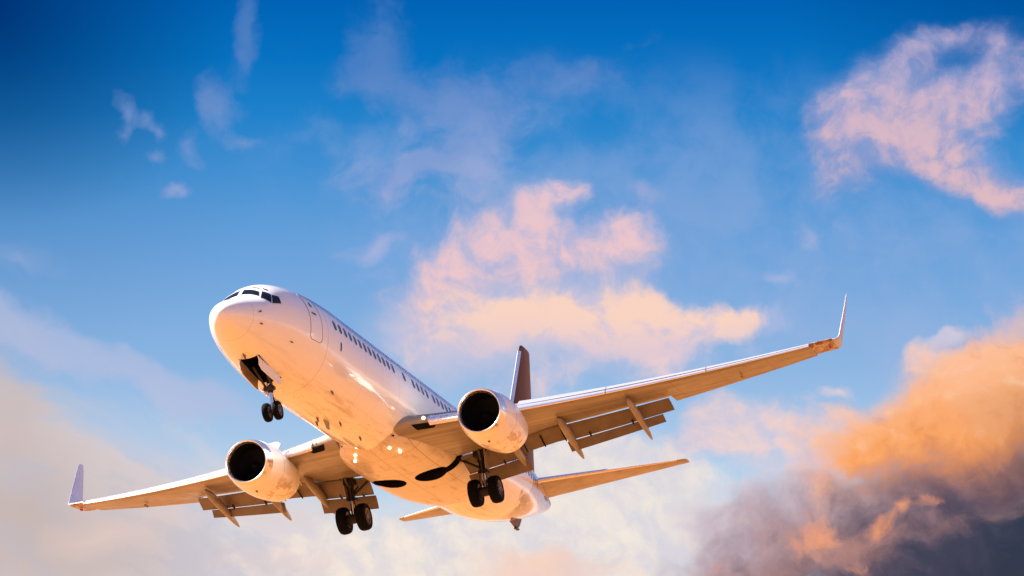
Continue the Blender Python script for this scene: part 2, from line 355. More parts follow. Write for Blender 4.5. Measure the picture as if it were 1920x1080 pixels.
def fairing_paint():
    m, q, b = mat('fairing_paint', WHITE, 0.3, 0, 0.25)
    P, x, y, z = obj_xyz(q)
    n1 = q.noise(q.v('MULTIPLY', P, (0.45, 2.2, 2.2)), 1.7, 7, 0.62)
    n2 = q.noise(P, 3.4, 5, 0.6)
    d = q.m('ADD', q.m('MULTIPLY', q.step(n1, 0.50, 0.72), 0.5), q.m('MULTIPLY', q.step(n2, 0.58, 0.70), 0.35))
    col = q.mix(d, (0.62, 0.56, 0.49, 1), (0.28, 0.17, 0.10, 1))
    ln = None
    for c in (15.3, 16.6, 17.6, 20.1, 22.0):
        w_ = band(q, x, c, 0.012, 0.01); ln = w_ if ln is None else q.m('MAXIMUM', ln, w_)
    for c in (0.0, 1.45):
        w_ = band(q, q.m('ABSOLUTE', y), c, 0.012, 0.01); ln = q.m('MAXIMUM', ln, w_)
    col = q.mix(q.m('MULTIPLY', ln, 0.5), col, (0.10, 0.06, 0.04, 1))
    q.put(b.inputs['Base Color'], col)
    q.put(b.inputs['Roughness'], q.m('MULTIPLY_ADD', d, 0.3, 0.25))
    return m
M['fair'] = fairing_paint()

def wing_paint():
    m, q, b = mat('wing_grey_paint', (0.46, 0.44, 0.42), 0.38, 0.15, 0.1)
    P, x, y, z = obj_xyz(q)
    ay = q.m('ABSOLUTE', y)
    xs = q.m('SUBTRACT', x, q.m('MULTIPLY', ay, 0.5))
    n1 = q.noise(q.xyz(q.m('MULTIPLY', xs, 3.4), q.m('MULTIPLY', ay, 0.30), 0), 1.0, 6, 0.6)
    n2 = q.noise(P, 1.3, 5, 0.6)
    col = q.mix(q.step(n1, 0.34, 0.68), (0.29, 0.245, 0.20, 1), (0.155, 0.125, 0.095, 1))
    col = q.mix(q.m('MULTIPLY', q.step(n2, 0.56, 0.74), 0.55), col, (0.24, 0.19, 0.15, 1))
    ln = None
    for c in (3.4, 7.4, 9.1, 11.0, 12.8, 14.6):
        w_ = band(q, ay, c, 0.012, 0.012); ln = w_ if ln is None else q.m('MAXIMUM', ln, w_)
    for c in (15.0, 16.1):
        w_ = band(q, xs, c - 0.2, 0.012, 0.012); ln = q.m('MAXIMUM', ln, w_)
    # oval fuel-tank access panels
    fy = q.m('SUBTRACT', q.m('FRACT', q.m('MULTIPLY', ay, 1.25)), 0.5)
    el = q.v('LENGTH', q.xyz(q.m('MULTIPLY', fy, 1.4), q.m('MULTIPLY', q.m('SUBTRACT', xs, 15.35), 3.0), 0))
    ln = q.m('MAXIMUM', ln, q.m('MULTIPLY', band(q, el, 0.42, 0.03, 0.03), 0.6))
    col = q.mix(q.m('MULTIPLY', ln, 0.5), col, (0.10, 0.08, 0.06, 1))
    q.put(b.inputs['Base Color'], col)
    q.put(b.inputs['Roughness'], q.m('MULTIPLY_ADD', n2, 0.35, 0.20))
    return m
M['wing'] = wing_paint()

def plain(name, base, rough, metal=0.0, coat=0.0, var=0.25, scale=2.0, dark=None, spec=0.5):
    m, q, b = mat(name, base, rough, metal, coat, spec)
    P, x, y, z = obj_xyz(q)
    n = q.noise(P, scale, 5, 0.6)
    dk = dark or tuple(c * (1 - var) for c in base)
    q.put(b.inputs['Base Color'], q.mix(q.step(n, 0.35, 0.75), (*base, 1), (*dk, 1)))
    q.put(b.inputs['Roughness'], q.m('MULTIPLY_ADD', n, 0.2, rough - 0.1))
    return m
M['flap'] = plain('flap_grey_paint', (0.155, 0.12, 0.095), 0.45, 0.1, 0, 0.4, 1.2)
M['canoe'] = plain('fairing_grey_paint', (0.29, 0.25, 0.21), 0.35, 0.1, 0.1, 0.3, 1.6)
M['slat'] = plain('bare_leading_edge_metal', (0.90, 0.89, 0.91), 0.26, 0.72, 0, 0.10, 1.5)
M['lip'] = plain('polished_inlet_metal', (0.86, 0.84, 0.84), 0.22, 0.9, 0, 0.08, 3.0)
M['tyre'] = plain('black_rubber', (0.0045, 0.0045, 0.005), 0.8, 0, 0, 0.3, 6.0, spec=0.06)
M['hub'] = plain('wheel_hub_paint', (0.13, 0.12, 0.12), 0.45, 0.3, 0, 0.6, 9.0)
M['gear'] = plain('gear_leg_paint', (0.020, 0.016, 0.014), 0.45, 0.2, 0, 0.6, 6.0, spec=0.3)
M['gear_l'] = plain('gear_leg_light_paint', (0.055, 0.043, 0.035), 0.45, 0.2, 0, 0.6, 6.0)
M['chrome'] = plain('oleo_chrome', (0.75, 0.76, 0.80), 0.15, 1.0, 0, 0.1)
M['bay'] = plain('bay_interior', (0.010, 0.009, 0.008), 0.9, 0, 0, 0.5, 3.0, spec=0.05)
M['duct'] = plain('inlet_duct_lining', (0.006, 0.005, 0.005), 0.7, 0, 0, 0.3, 3.0, spec=0.08)
M['fan'] = plain('fan_blade_metal', (0.008, 0.008, 0.009), 0.5, 0.2, 0, 0.3, 3.0, spec=0.15)
M['nozzle'] = plain('heat_stained_nozzle', (0.36, 0.28, 0.22), 0.35, 0.9, 0, 0.4, 3.0)
M['glass'] = mat('cockpit_glass', (0.003, 0.005, 0.012), 0.06, 0, 0, 0.22)[0]
M['cabin'] = mat('cabin_window_glass', (0.006, 0.022, 0.100), 0.12, 0, 0, 0.3)[0]
M['frame'] = plain('window_frame_paint', (0.72, 0.71, 0.71), 0.3, 0.1)
M['seam'] = mat('dark_seam_sealant', (0.09, 0.07, 0.08), 0.6)[0]
M['joint'] = mat('door_joint', (0.22, 0.17, 0.18), 0.6)[0]
M['skid'] = plain('tail_skid_paint', (0.16, 0.10, 0.08), 0.5, 0.1)
M['stab'] = plain('stabilizer_grey_paint', (0.34, 0.29, 0.25), 0.38, 0.1, 0, 0.35, 1.1)
M['door_in'] = plain('gear_door_inner_paint', (0.36, 0.28, 0.24), 0.5, 0.0, 0, 0.5, 4.0)
M['white'] = plain('white_paint', (0.78, 0.78, 0.78), 0.3, 0, 0.3, 0.05)
M['winglet'] = plain('pale_violet_paint', (0.45, 0.47, 0.66), 0.4, 0, 0.0, 0.08)
M['red'] = mat('red_nav_glass', (0.55, 0.02, 0.10), 0.15)[0]

def nacelle_paint():
    m, q, b = mat('nacelle_paint', WHITE, 0.28, 0, 0.25)
    P, x, y, z = obj_xyz(q)
    n1 = q.noise(q.v('MULTIPLY', P, (0.9, 1.6, 1.6)), 2.2, 8, 0.66, 0.8)
    low = q.step(z, -1.95, -2.55)
    aft = q.step(x, 13.8, 14.9)
    d = q.m('MULTIPLY', q.m('MULTIPLY', low, aft), q.step(n1, 0.48, 0.58))
    col = q.mix(q.m('MULTIPLY', d, 0.6), (*WHITE, 1), (0.36, 0.17, 0.06, 1))
    ln = q.m('MAXIMUM', q.m('MULTIPLY', band(q, x, 14.55, 0.010, 0.01), .6), q.m('MULTIPLY', band(q, x, 16.0, 0.010, 0.01), .5))
    col = q.mix(ln, col, (0.15, 0.11, 0.10, 1))
    q.put(b.inputs['Base Color'], col)
    return m
M['nac'] = nacelle_paint()

def fin_paint():
    m, q, b = mat('fin_brown_livery', (0.1, 0.05, 0.03), 0.55, 0, 0.0, 0.12)
    P, x, y, z = obj_xyz(q)
    n1 = q.noise(q.v('MULTIPLY', P, (1, 1, 0.35)), 1.0, 5, 0.55, 0.6)
    k = q.m('ADD', q.m('SUBTRACT', x, q.m('MULTIPLY', z, 0.42)), q.m('MULTIPLY', n1, 1.2))
    col = q.ramp(q.m('MULTIPLY', q.m('SUBTRACT', k, 32.2), 1 / 5.0), [(0.0, (0.085, 0.036, 0.013, 1)), (0.45, (0.125, 0.055, 0.022, 1)), (0.8, (0.26, 0.135, 0.065, 1)), (1.0, (0.32, 0.18, 0.10, 1))])
    q.put(b.inputs['Base Color'], col)
    return m
M['fin'] = fin_paint()

def tip_paint():
    m, q, b = mat('wing_tip_weathered', (0.3, 0.2, 0.15), 0.35, 0.4)
    P, x, y, z = obj_xyz(q)
    n = q.noise(P, 3.5, 6, 0.65, 0.5)
    q.put(b.inputs['Base Color'], q.ramp(n, [(0.36, (0.10, 0.06, 0.045, 1)), (0.5, (0.26, 0.16, 0.12, 1)), (0.62, (0.55, 0.42, 0.36, 1))]))
    return m
M['tip'] = tip_paint()

def lamp_mat(name, col, k):
    m, q, b = mat(name, col, 0.2)
    b.inputs['Emission Color'].default_value = (*col, 1)
    b.inputs['Emission Strength'].default_value = k
    return m
M['lamp'] = lamp_mat('landing_lamp_lens', (1.0, 0.76, 0.46), 1.5)

def ground_mat():
    m, q, b = mat('dry_earth', (0.6, 0.3, 0.1), 0.95)
    P, x, y, z = obj_xyz(q)
    n = q.noise(P, 0.004, 8, 0.6)
    n2 = q.noise(P, 0.15, 6, 0.6)
    c = q.mix(q.step(n, 0.35, 0.65), (0.305, 0.113, 0.0200, 1), (0.24, 0.090, 0.016, 1))
    c = q.mix(q.m('MULTIPLY', q.step(n2, 0.5, 0.7), 0.4), c, (0.21, 0.085, 0.014, 1))
    q.put(b.inputs['Base Color'], c)
    return m
M['ground'] = ground_mat()

# ================================================================== mesh helpers
def link(name, bm, m, parent=None, smooth=True, sharp=38, recalc=True):
    if recalc: bmesh.ops.recalc_face_normals(bm, faces=bm.faces)
    me = bpy.data.meshes.new(name); bm.to_mesh(me); bm.free()
    for x in (m if isinstance(m, (list, tuple)) else [m]): me.materials.append(x)
    if smooth:
        for p in me.polygons: p.use_smooth = True
        me.set_sharp_from_angle(angle=R_(sharp))
    o = bpy.data.objects.new(name, me); COL.objects.link(o)
    if parent is not None:
        o.parent = parent
        if parent is PLANE: o.location = -BASE
    return o
def rings(L, cap0=True, cap1=True, closed=True, bm=None, mi=0):
    bm = bm or bmesh.new()
    vs = [[bm.verts.new(p) for p in r] for r in L]
    n = len(vs[0])
    for a, b_ in zip(vs, vs[1:]):
        for i in range(n if closed else n - 1):
            j = (i + 1) % n
            try:
                f = bm.faces.new((a[i], a[j], b_[j], b_[i])); f.material_index = mi
            except ValueError: pass
    if cap0: bm.faces.new(list(reversed(vs[0]))).material_index = mi
    if cap1: bm.faces.new(vs[-1]).material_index = mi
    return bm
def lathe(prof, c, axis=(1, 0, 0), n=64, squash=None, cap0=False, cap1=False, bm=None, mi=0):
    """prof: (distance along axis, radius); c: origin"""
    ax = Vector(axis).normalized(); e1 = ax.orthogonal().normalized()
    if abs(ax.x) > 0.9: e1 = Vector((0, 1, 0)) - ax * ax.y; e1.normalize()
    e2 = ax.cross(e1)
    L = []
    for t, r in prof:
        ring = []
        for i in range(n):
            a = 2 * pi * i / n
            rr = r
            p = Vector(c) + ax * t + (e1 * cos(a) + e2 * sin(a)) * rr
            if squash and p.z < c[2]: p.z = c[2] + (p.z - c[2]) * squash
            ring.append(p)
        L.append(ring)
    return rings(L, cap0, cap1, True, bm, mi)
def tube(pts, rad, n=12, bm=None):
    bm = bm or bmesh.new()
    pts = [Vector(p) for p in pts]
    rad = rad if isinstance(rad, (list, tuple)) else [rad] * len(pts)
    L = []
    e1 = None
    for i, p in enumerate(pts):
        t = (pts[min(i + 1, len(pts) - 1)] - pts[max(i - 1, 0)]).normalized()
        if e1 is None: e1 = t.orthogonal().normalized()
        e1 = (e1 - t * e1.dot(t)).normalized(); e2 = t.cross(e1)
        L.append([p + (e1 * cos(2 * pi * k / n) + e2 * sin(2 * pi * k / n)) * rad[i] for k in range(n)])
    return rings(L, True, True, True, bm)
def box(c, s, bm=None, rot=None, bev=0.0):
    bm = bm or bmesh.new()
    t = bmesh.new(); bmesh.ops.create_cube(t, size=1)
    for v in t.verts: v.co = Vector((v.co.x * s[0], v.co.y * s[1], v.co.z * s[2]))
    if bev: bmesh.ops.bevel(t, geom=t.edges[:], offset=bev, segments=2, affect='EDGES')
    mp = {}
    for v in t.verts:
        p = v.co.copy()
        if rot: p = rot @ p
        mp[v] = bm.verts.new(p + Vector(c))
    for f in t.faces: bm.faces.new([mp[v] for v in f.verts])
    t.free()
    return bm
def slab(quad, th):
    """a thin plate between four corner points, th = offset vector"""
    bm = bmesh.new(); n = 10
    q = [Vector(p) for p in quad]; th = Vector(th)
    lo = [bm.verts.new(p) for p in q]; hi = [bm.verts.new(p + th) for p in q]
    k = len(q)
    bm.faces.new(lo); bm.faces.new(list(reversed(hi)))
    for i in range(k):
        j = (i + 1) % k; bm.faces.new((lo[j], lo[i], hi[i], hi[j]))
    return bm
def cut(o, cutters):
    """subtract closed meshes from o and keep the result as plain mesh data"""
    made = []
    for bm in cutters:
        c = link('cutter', bm, M['bay'], None, False)
        md = o.modifiers.new('b', 'BOOLEAN'); md.operation = 'DIFFERENCE'; md.solver = 'EXACT'; md.object = c
        md.material_mode = 'TRANSFER'
        c.parent = o.parent; c.location = o.location
        made.append(c)
    bpy.context.view_layer.update()
    dg = bpy.context.evaluated_depsgraph_get()
    me = bpy.data.meshes.new_from_object(o.evaluated_get(dg), depsgraph=dg)
    o.modifiers.clear(); old = o.data; nm = old.name; o.data = me
    bpy.data.meshes.remove(old); me.name = nm
    for c in made:
        d = c.data; bpy.data.objects.remove(c); bpy.data.meshes.remove(d)
    me.set_sharp_from_angle(angle=R_(38))

# ================================================================== ground
bm = bmesh.new()
bmesh.ops.create_circle(bm, cap_ends=True, segments=96, radius=25000)
PLANE = None
gr = link('ground', bm, M['ground'], None, False)
gr['kind'] = 'structure'
gr['label'] = 'bare sunlit orange brown earth under the approach path'

# ================================================================== the aeroplane
PLANE = bpy.data.objects.new('airliner', None)
COL.objects.link(PLANE)
PLANE.empty_display_size = 2
PLANE.matrix_world = Matrix.Translation(ORIGIN + BODY.to_3x3() @ (BASE - REF)) @ BODY
PLANE['label'] = 'white twin-engine passenger jet flying low with wheels and flaps down at sunset'
PLANE['category'] = 'airplane'

# ---- fuselage form: x, top, bottom, half width, height of widest line
T = [(0.0, -.60, -.60, 0.001, -.60), (0.04, -.46, -.74, .15, -.60), (0.12, -.34, -.87, .27, -.60), (0.3, -.18, -1.02, .45, -.58),
     (0.6, .0, -1.17, .64, -.54), (1.0, .18, -1.32, .83, -.47), (1.5, .37, -1.47, 1.04, -.38), (1.85, .52, -1.56, 1.17, -.32),
     (2.2, .83, -1.64, 1.28, -.25), (2.6, 1.10, -1.73, 1.40, -.17), (3.0, 1.30, -1.80, 1.49, -.1), (3.5, 1.46, -1.88, 1.59, -.05),
     (4.3, 1.63, -1.98, 1.70, -.02), (5.2, 1.75, -2.05, 1.79, 0), (6.3, 1.84, -2.11, 1.85, 0), (7.5, 1.88, -2.13, 1.88, 0),
     (12, 1.88, -2.13, 1.88, 0), (18, 1.88, -2.13, 1.88, 0), (24, 1.88, -2.13, 1.88, 0), (26, 1.88, -2.07, 1.87, 0.02),
     (28, 1.88, -1.86, 1.84, .1), (30, 1.87, -1.50, 1.74, .25), (32, 1.83, -1.05, 1.50, .42), (34, 1.74, -.50, 1.15, .65),
     (36, 1.6, .10, .72, .88), (37.3, 1.46, .52, .46, .99), (37.9, 1.34, .74, .32, 1.04), (38.02, 1.27, .80, .24, 1.04)]
def pchip(xk, yk, x):
    n = len(xk)
    i = 0
    while i < n - 2 and x > xk[i + 1]: i += 1
    h = [xk[j + 1] - xk[j] for j in range(n - 1)]
    d = [(yk[j + 1] - yk[j]) / h[j] for j in range(n - 1)]
    def mm(j):
        if j == 0: return d[0]
        if j == n - 1: return d[-1]
        if d[j - 1] * d[j] <= 0: return 0.0
        w1 = 2 * h[j] + h[j - 1]; w2 = h[j] + 2 * h[j - 1]
        return (w1 + w2) / (w1 / d[j - 1] + w2 / d[j])
    t = (x - xk[i]) / h[i]
    return ((2 * t**3 - 3 * t**2 + 1) * yk[i] + (t**3 - 2 * t**2 + t) * h[i] * mm(i)
            + (-2 * t**3 + 3 * t**2) * yk[i + 1] + (t**3 - t**2) * h[i] * mm(i + 1))
TX = [r[0] for r in T]
TC = [[r[j] for r in T] for j in (1, 2, 3, 4)]
def sect(x): return [pchip(TX, c, x) for c in TC]
def ring_at(x, n=120):
    tp, bt, w, zc = sect(x)
    return [Vector((x, w * sin(2 * pi * i / n), zc + ((tp - zc) if cos(2 * pi * i / n) > 0 else (zc - bt)) * cos(2 * pi * i / n))) for i in range(n)]
def on_skin(p, off=0.0):
    """push a body point radially on to the skin"""
    tp, bt, w, zc = sect(p[0])
    h = (tp - zc) if p[2] > zc else (zc - bt)
    k = 1 / sqrt((p[1] / w) ** 2 + ((p[2] - zc) / h) ** 2)
    q = Vector((p[0], p[1] * k, zc + (p[2] - zc) * k))
    nn = Vector((0, q.y / w**2, (q.z - zc) / h**2)).normalized()
    return q + nn * off
def skin_z(x, z, side, off=0.0):
    tp, bt, w, zc = sect(x)
    h = (tp - zc) if z > zc else (zc - bt)
    s = max(-0.999, min(0.999, (z - zc) / h))
    y = side * w * sqrt(1 - s * s)
    return on_skin((x, y, z), off)

xs = [1.05 + 0.12 * i for i in range(60)]
xs = [x for x in xs if x < 7.5] + [7.5 + .5 * i for i in range(34)] + [24.5 + .35 * i for i in range(36)]
xs = [x for x in xs if x < 36.9] + [37.0, 37.3, 37.6, 37.8, 37.95, 38.02]
fus = link('fuselage', rings([ring_at(x) for x in xs]), M['fus'], PLANE)
rx = [0.003, .012, .03, .06, .1, .16, .23, .32, .42, .54, .68, .84, 1.0, 1.05]
radome = link('radome', rings([ring_at(x) for x in rx], True, False), M['fus'], PLANE)

# nose gear bay cut out of the skin
cut(fus, [box((3.30, 0, -1.75), (2.0, 0.80, 1.5)),
          lathe([(0, .70), (1.5, .70)], (18.6, .9, -2.9), (0, 0, 1), 40, cap0=True, cap1=True),
          lathe([(0, .70), (1.5, .70)], (18.6, -.9, -2.9), (0, 0, 1), 40, cap0=True, cap1=True)])

# ---- belly fairing with the open main-wheel wells
FR = [(13.3, .9, -1.95), (13.8, 1.25, -2.10), (14.3, 1.55, -2.17), (14.9, 1.80, -2.22), (15.7, 1.98, -2.26), (17, 2.10, -2.30), (20, 2.12, -2.32),
      (21.4, 2.04, -2.31), (22.4, 1.88, -2.26), (23.3, 1.62, -2.18), (24.2, 1.25, -2.06), (24.9, .9, -1.9)]
def fring(x, w, bt, n=88):
    out = []
    zc = -1.15
    for i in range(n):
        a = 2 * pi * i / n; c, s = cos(a), sin(a)
        e = 2 / 2.7
        yy = w * math.copysign(abs(s) ** e, s)
        zz = zc + ((0.35 if c > 0 else (zc - bt)) * math.copysign(abs(c) ** e, c))
        out.append(Vector((x, yy, zz)))
    return out
fx = [13.3 + (24.9 - 13.3) * i / 60 for i in range(61)]
FXK = [r[0] for r in FR]
fairing = link('belly_fairing', rings([fring(x, pchip(FXK, [r[1] for r in FR], x), pchip(FXK, [r[2] for r in FR], x)) for x in fx]), M['fair'], PLANE)
def slot(s, z0, z1, pts, w):
    """closed cutter following a path in plan"""
    L = []
    bm = bmesh.new()
    left, rt = [], []
    for i, p in enumerate(pts):
        a = Vector(pts[max(i - 1, 0)]); b_ = Vector(pts[min(i + 1, len(pts) - 1)])
        t = (b_ - a).normalized(); nrm = Vector((-t.y, t.x))
        left.append(Vector(p) + nrm * w); rt.append(Vector(p) - nrm * w)
    out = left + rt[::-1]
    lo = [bm.verts.new((q.x, q.y * s, z0)) for q in out]; hi = [bm.verts.new((q.x, q.y * s, z1)) for q in out]
    n = len(out)
    bm.faces.new(lo); bm.faces.new(hi[::-1])
    for i in range(n): bm.faces.new((lo[i], lo[(i + 1) % n], hi[(i + 1) % n], hi[i]))
    return bm
SLOT = [(18.75, .9), (18.8, 1.5), (19.0, 2.1), (19.2, 2.7), (19.25, 3.1)]
wells = []
for s in (1, -1):
    wells.append(lathe([(0, .68), (1.3, .68)], (18.6, s * .9, -2.9), (0, 0, 1), 40, cap0=True, cap1=True))
    wells.append(slot(s, -2.9, -1.5, SLOT, .27))
cut(fairing, wells)

# ================================================================== wings
def naca(t, n=22, f0=0.0, f1=1.0, camber=0.02):
    """closed outline upper tail -> nose -> lower tail, unit chord"""
    def th(x): return 5 * t * (0.2969 * sqrt(x) - 0.1260 * x - 0.3516 * x**2 + 0.2843 * x**3 - 0.1030 * x**4)
    def cm(x): return camber * 4 * x * (1 - x)
    X = [f0 + (f1 - f0) * (1 - cos(pi * i / n)) / 2 for i in range(n + 1)]
    up_ = [(x, cm(x) + th(x)) for x in X]; lo_ = [(x, cm(x) - th(x)) for x in X]
    return up_[::-1] + lo_[1:]
def place(pts, le, chord, nrm, inc=0.0, s=1):
    """pts in the local chord frame -> body space; nrm = local up (starboard form), s mirrors"""
    nrm = Vector(nrm).normalized()
    c, k = cos(inc), sin(inc)
    out = []
    for x, z in pts:
        xx = x * c + z * k; zz = -x * k + z * c
        p = Vector(le) + Vector((1, 0, 0)) * xx * chord + nrm * zz * chord
        out.append(Vector((p.x, p.y * s, p.z)))
    return out
def zw(y):
    a = y - 1.88
    return -1.38 + .105 * a + .95 * (a / 15.4) ** 2
def le_x(y):
    if y < 5.2:
        t = (5.2 - y) / 3.7
        return 15.92 - 2.13 * t - 0.12 * t * t
    return 15.92 + (y - 5.2) * .578
def te_full(y): return 20.9 + max(0, y - 1.5) * .03 if y < 5.8 else 21.03 + (y - 5.8) * .292
def te_fix(y):                                    # lower skin ends here where flaps stow
    if y < 5.8: return 19.15 + (y - 1.5) * .10
    return 19.58 + (y - 5.8) * .375
def wnorm(y):
    sl = .105 + 2 * .95 * (y - 1.88) / 15.4**2
    return Vector((0, -sl, 1)).normalized()
FLAP_OUT = 10.55
def wing_section(y, flapzone, nose=False):
    le = Vector((le_x(y), y, zw(y))); chord = te_full(y) - le.x
    t = .145 - .035 * min(1, (y - 1.5) / 8)
    f1 = (te_fix(y) - le.x) / chord if flapzone else 1.0
    pr = naca(t, 22, 0, f1)
    if y > 5.4 and nose:                          # the fixed nose is slimmer where a slat covers it
        pr = [(x, z * (x / .17) ** .9 - .012 * (1 - x / .17) if (x < .17 and z > 0) else z) for x, z in pr]
    return le, chord, pr, R_(1.2 - 2.0 * (y - 1.5) / 15)
def loft_wing(s):
    L = []
    ys = [1.2, 1.88, 2.6, 3.4, 4.2, 5.0, 5.8, 6.6, 7.6, 8.8, 9.8, FLAP_OUT]
    for y in ys:
        le, ch, pr, inc = wing_section(y, True, True); L.append(place(pr, le, ch, wnorm(y), inc, s))
    for y in [FLAP_OUT + .002, 11.6, 12.8, 14, 15.2, 16.34]:
        le, ch, pr, inc = wing_section(y, False, True); L.append(place(pr, le, ch, wnorm(y), inc, s))
    return rings(L)

def slat_section(y, droop=R_(23), drop=-0.004, fwd_=0.03, f=0.15):
    """crescent ahead of and below the fixed leading edge"""
    le, ch, pr, inc = wing_section(y, False)
    t = .145 - .035 * min(1, (y - 1.5) / 8)
    full = naca(t, 40)
    n = len(full) // 2
    outer = [p for i, p in enumerate(full) if (i <= n and p[0] <= f) or (i > n and p[0] <= 0.035)]
    tail = outer[-1]; head = outer[0]
    inner = []
    for k in range(1, 8):
        a = k / 8
        x = tail[0] + (head[0] - tail[0]) * a
        z = tail[1] + (head[1] - tail[1]) * a
        inner.append((x - 0.012 * sin(pi * a) * 2, z + 0.018 * sin(pi * a)))
    pts = outer + inner
    k, c = sin(droop), cos(droop)
    px_, pz_ = head
    q = []
    for x, z in pts:
        dx, dz = x - px_, z - pz_
        q.append((px_ + dx * c + dz * k * -1 * -1 - fwd_, pz_ + (dx * k) + dz * c - drop) if False else
                 (px_ + dx * c - dz * k * -1 - fwd_, pz_ + dx * k + dz * c - drop))
    return place(q, le, ch, wnorm(y), inc, sgn)

def flap_section(y, lex, lez, chord, defl, t=.14, n=12):
    """aerofoil blade in body space; lex/lez offsets from the fixed trailing edge"""
    x0 = te_fix(y) + lex
    ch = te_full(y) - le_x(y)
    frac = (te_fix(y) - le_x(y)) / ch
    inc = R_(1.2 - 2.0 * (y - 1.5) / 15)
    z0 = zw(y) - sin(inc) * (te_fix(y) - le_x(y)) + lez
    return place(naca(t, n, camber=0.04), (x0, y, z0), chord, wnorm(y), defl, sgn)

# winglet path
def winglet(s):
    L = []
    st = [(17.2, 0, 22.86, 1.42, 0), (17.34, .03, 22.98, 1.34, 16), (17.43, .10, 23.08, 1.26, 42), (17.48, .22, 23.22, 1.18, 68),
          (17.51, .45, 23.42, 1.08, 80), (17.56, .85, 23.74, .96, 83), (17.62, 1.3, 24.12, .82, 84), (17.69, 1.85, 24.58, .64, 84), (17.75, 2.42, 25.04, .44, 84), (17.76, 2.55, 25.18, .32, 84)]
    for y, dz, lx, ch, ang in st:
        a = R_(ang); nrm = Vector((0, -sin(a), cos(a)))
        toe = .09 * sin(a)
        ring = place(naca(.085, 14, camber=.01), (lx, y, zw(17.2) + dz), ch, nrm, R_(-.8), s)
        for q in ring: q.y -= s * toe * (q.x - lx)
        L.append(ring)
    return rings(L)
def wingtip(s):
    L = []
    for y in (16.345, 16.6, 16.9, 17.2):
        le, ch, pr, inc = wing_section(y, False)
        k = 1.01
        L.append(place([(x, z * 1.12) for x, z in pr], (le.x - .03, y, le.z), min(ch, 1.55) * 1.02, wnorm(y), inc, s))
    return rings(L)

def canoe(y, x0, x1, zt, tipz, w, h, s):
    """flap track fairing: slender pod, nose under the wing, tail drooped with the flap"""
    L = []
    n = 26
    for i in range(n + 1):
        t = i / n
        r = (sin(pi * min(1, t * 1.06) ** 0.62) if t < .943 else 0) if False else max(0.02, (1 - (2 * t**0.75 - 1) ** 2) ** 0.62 if 0 < t < 1 else 0.02)
        x = x0 + (x1 - x0) * t
        base = zt + (tipz - zt) * (t ** 1.55)
        ring = []
        for k in range(20):
            a = 2 * pi * k / 20
            ring.append(Vector((x, (y + w * r * sin(a)) * s, base + h * r * cos(a) - h * .35 * r)))
        L.append(ring)
    return rings(L)

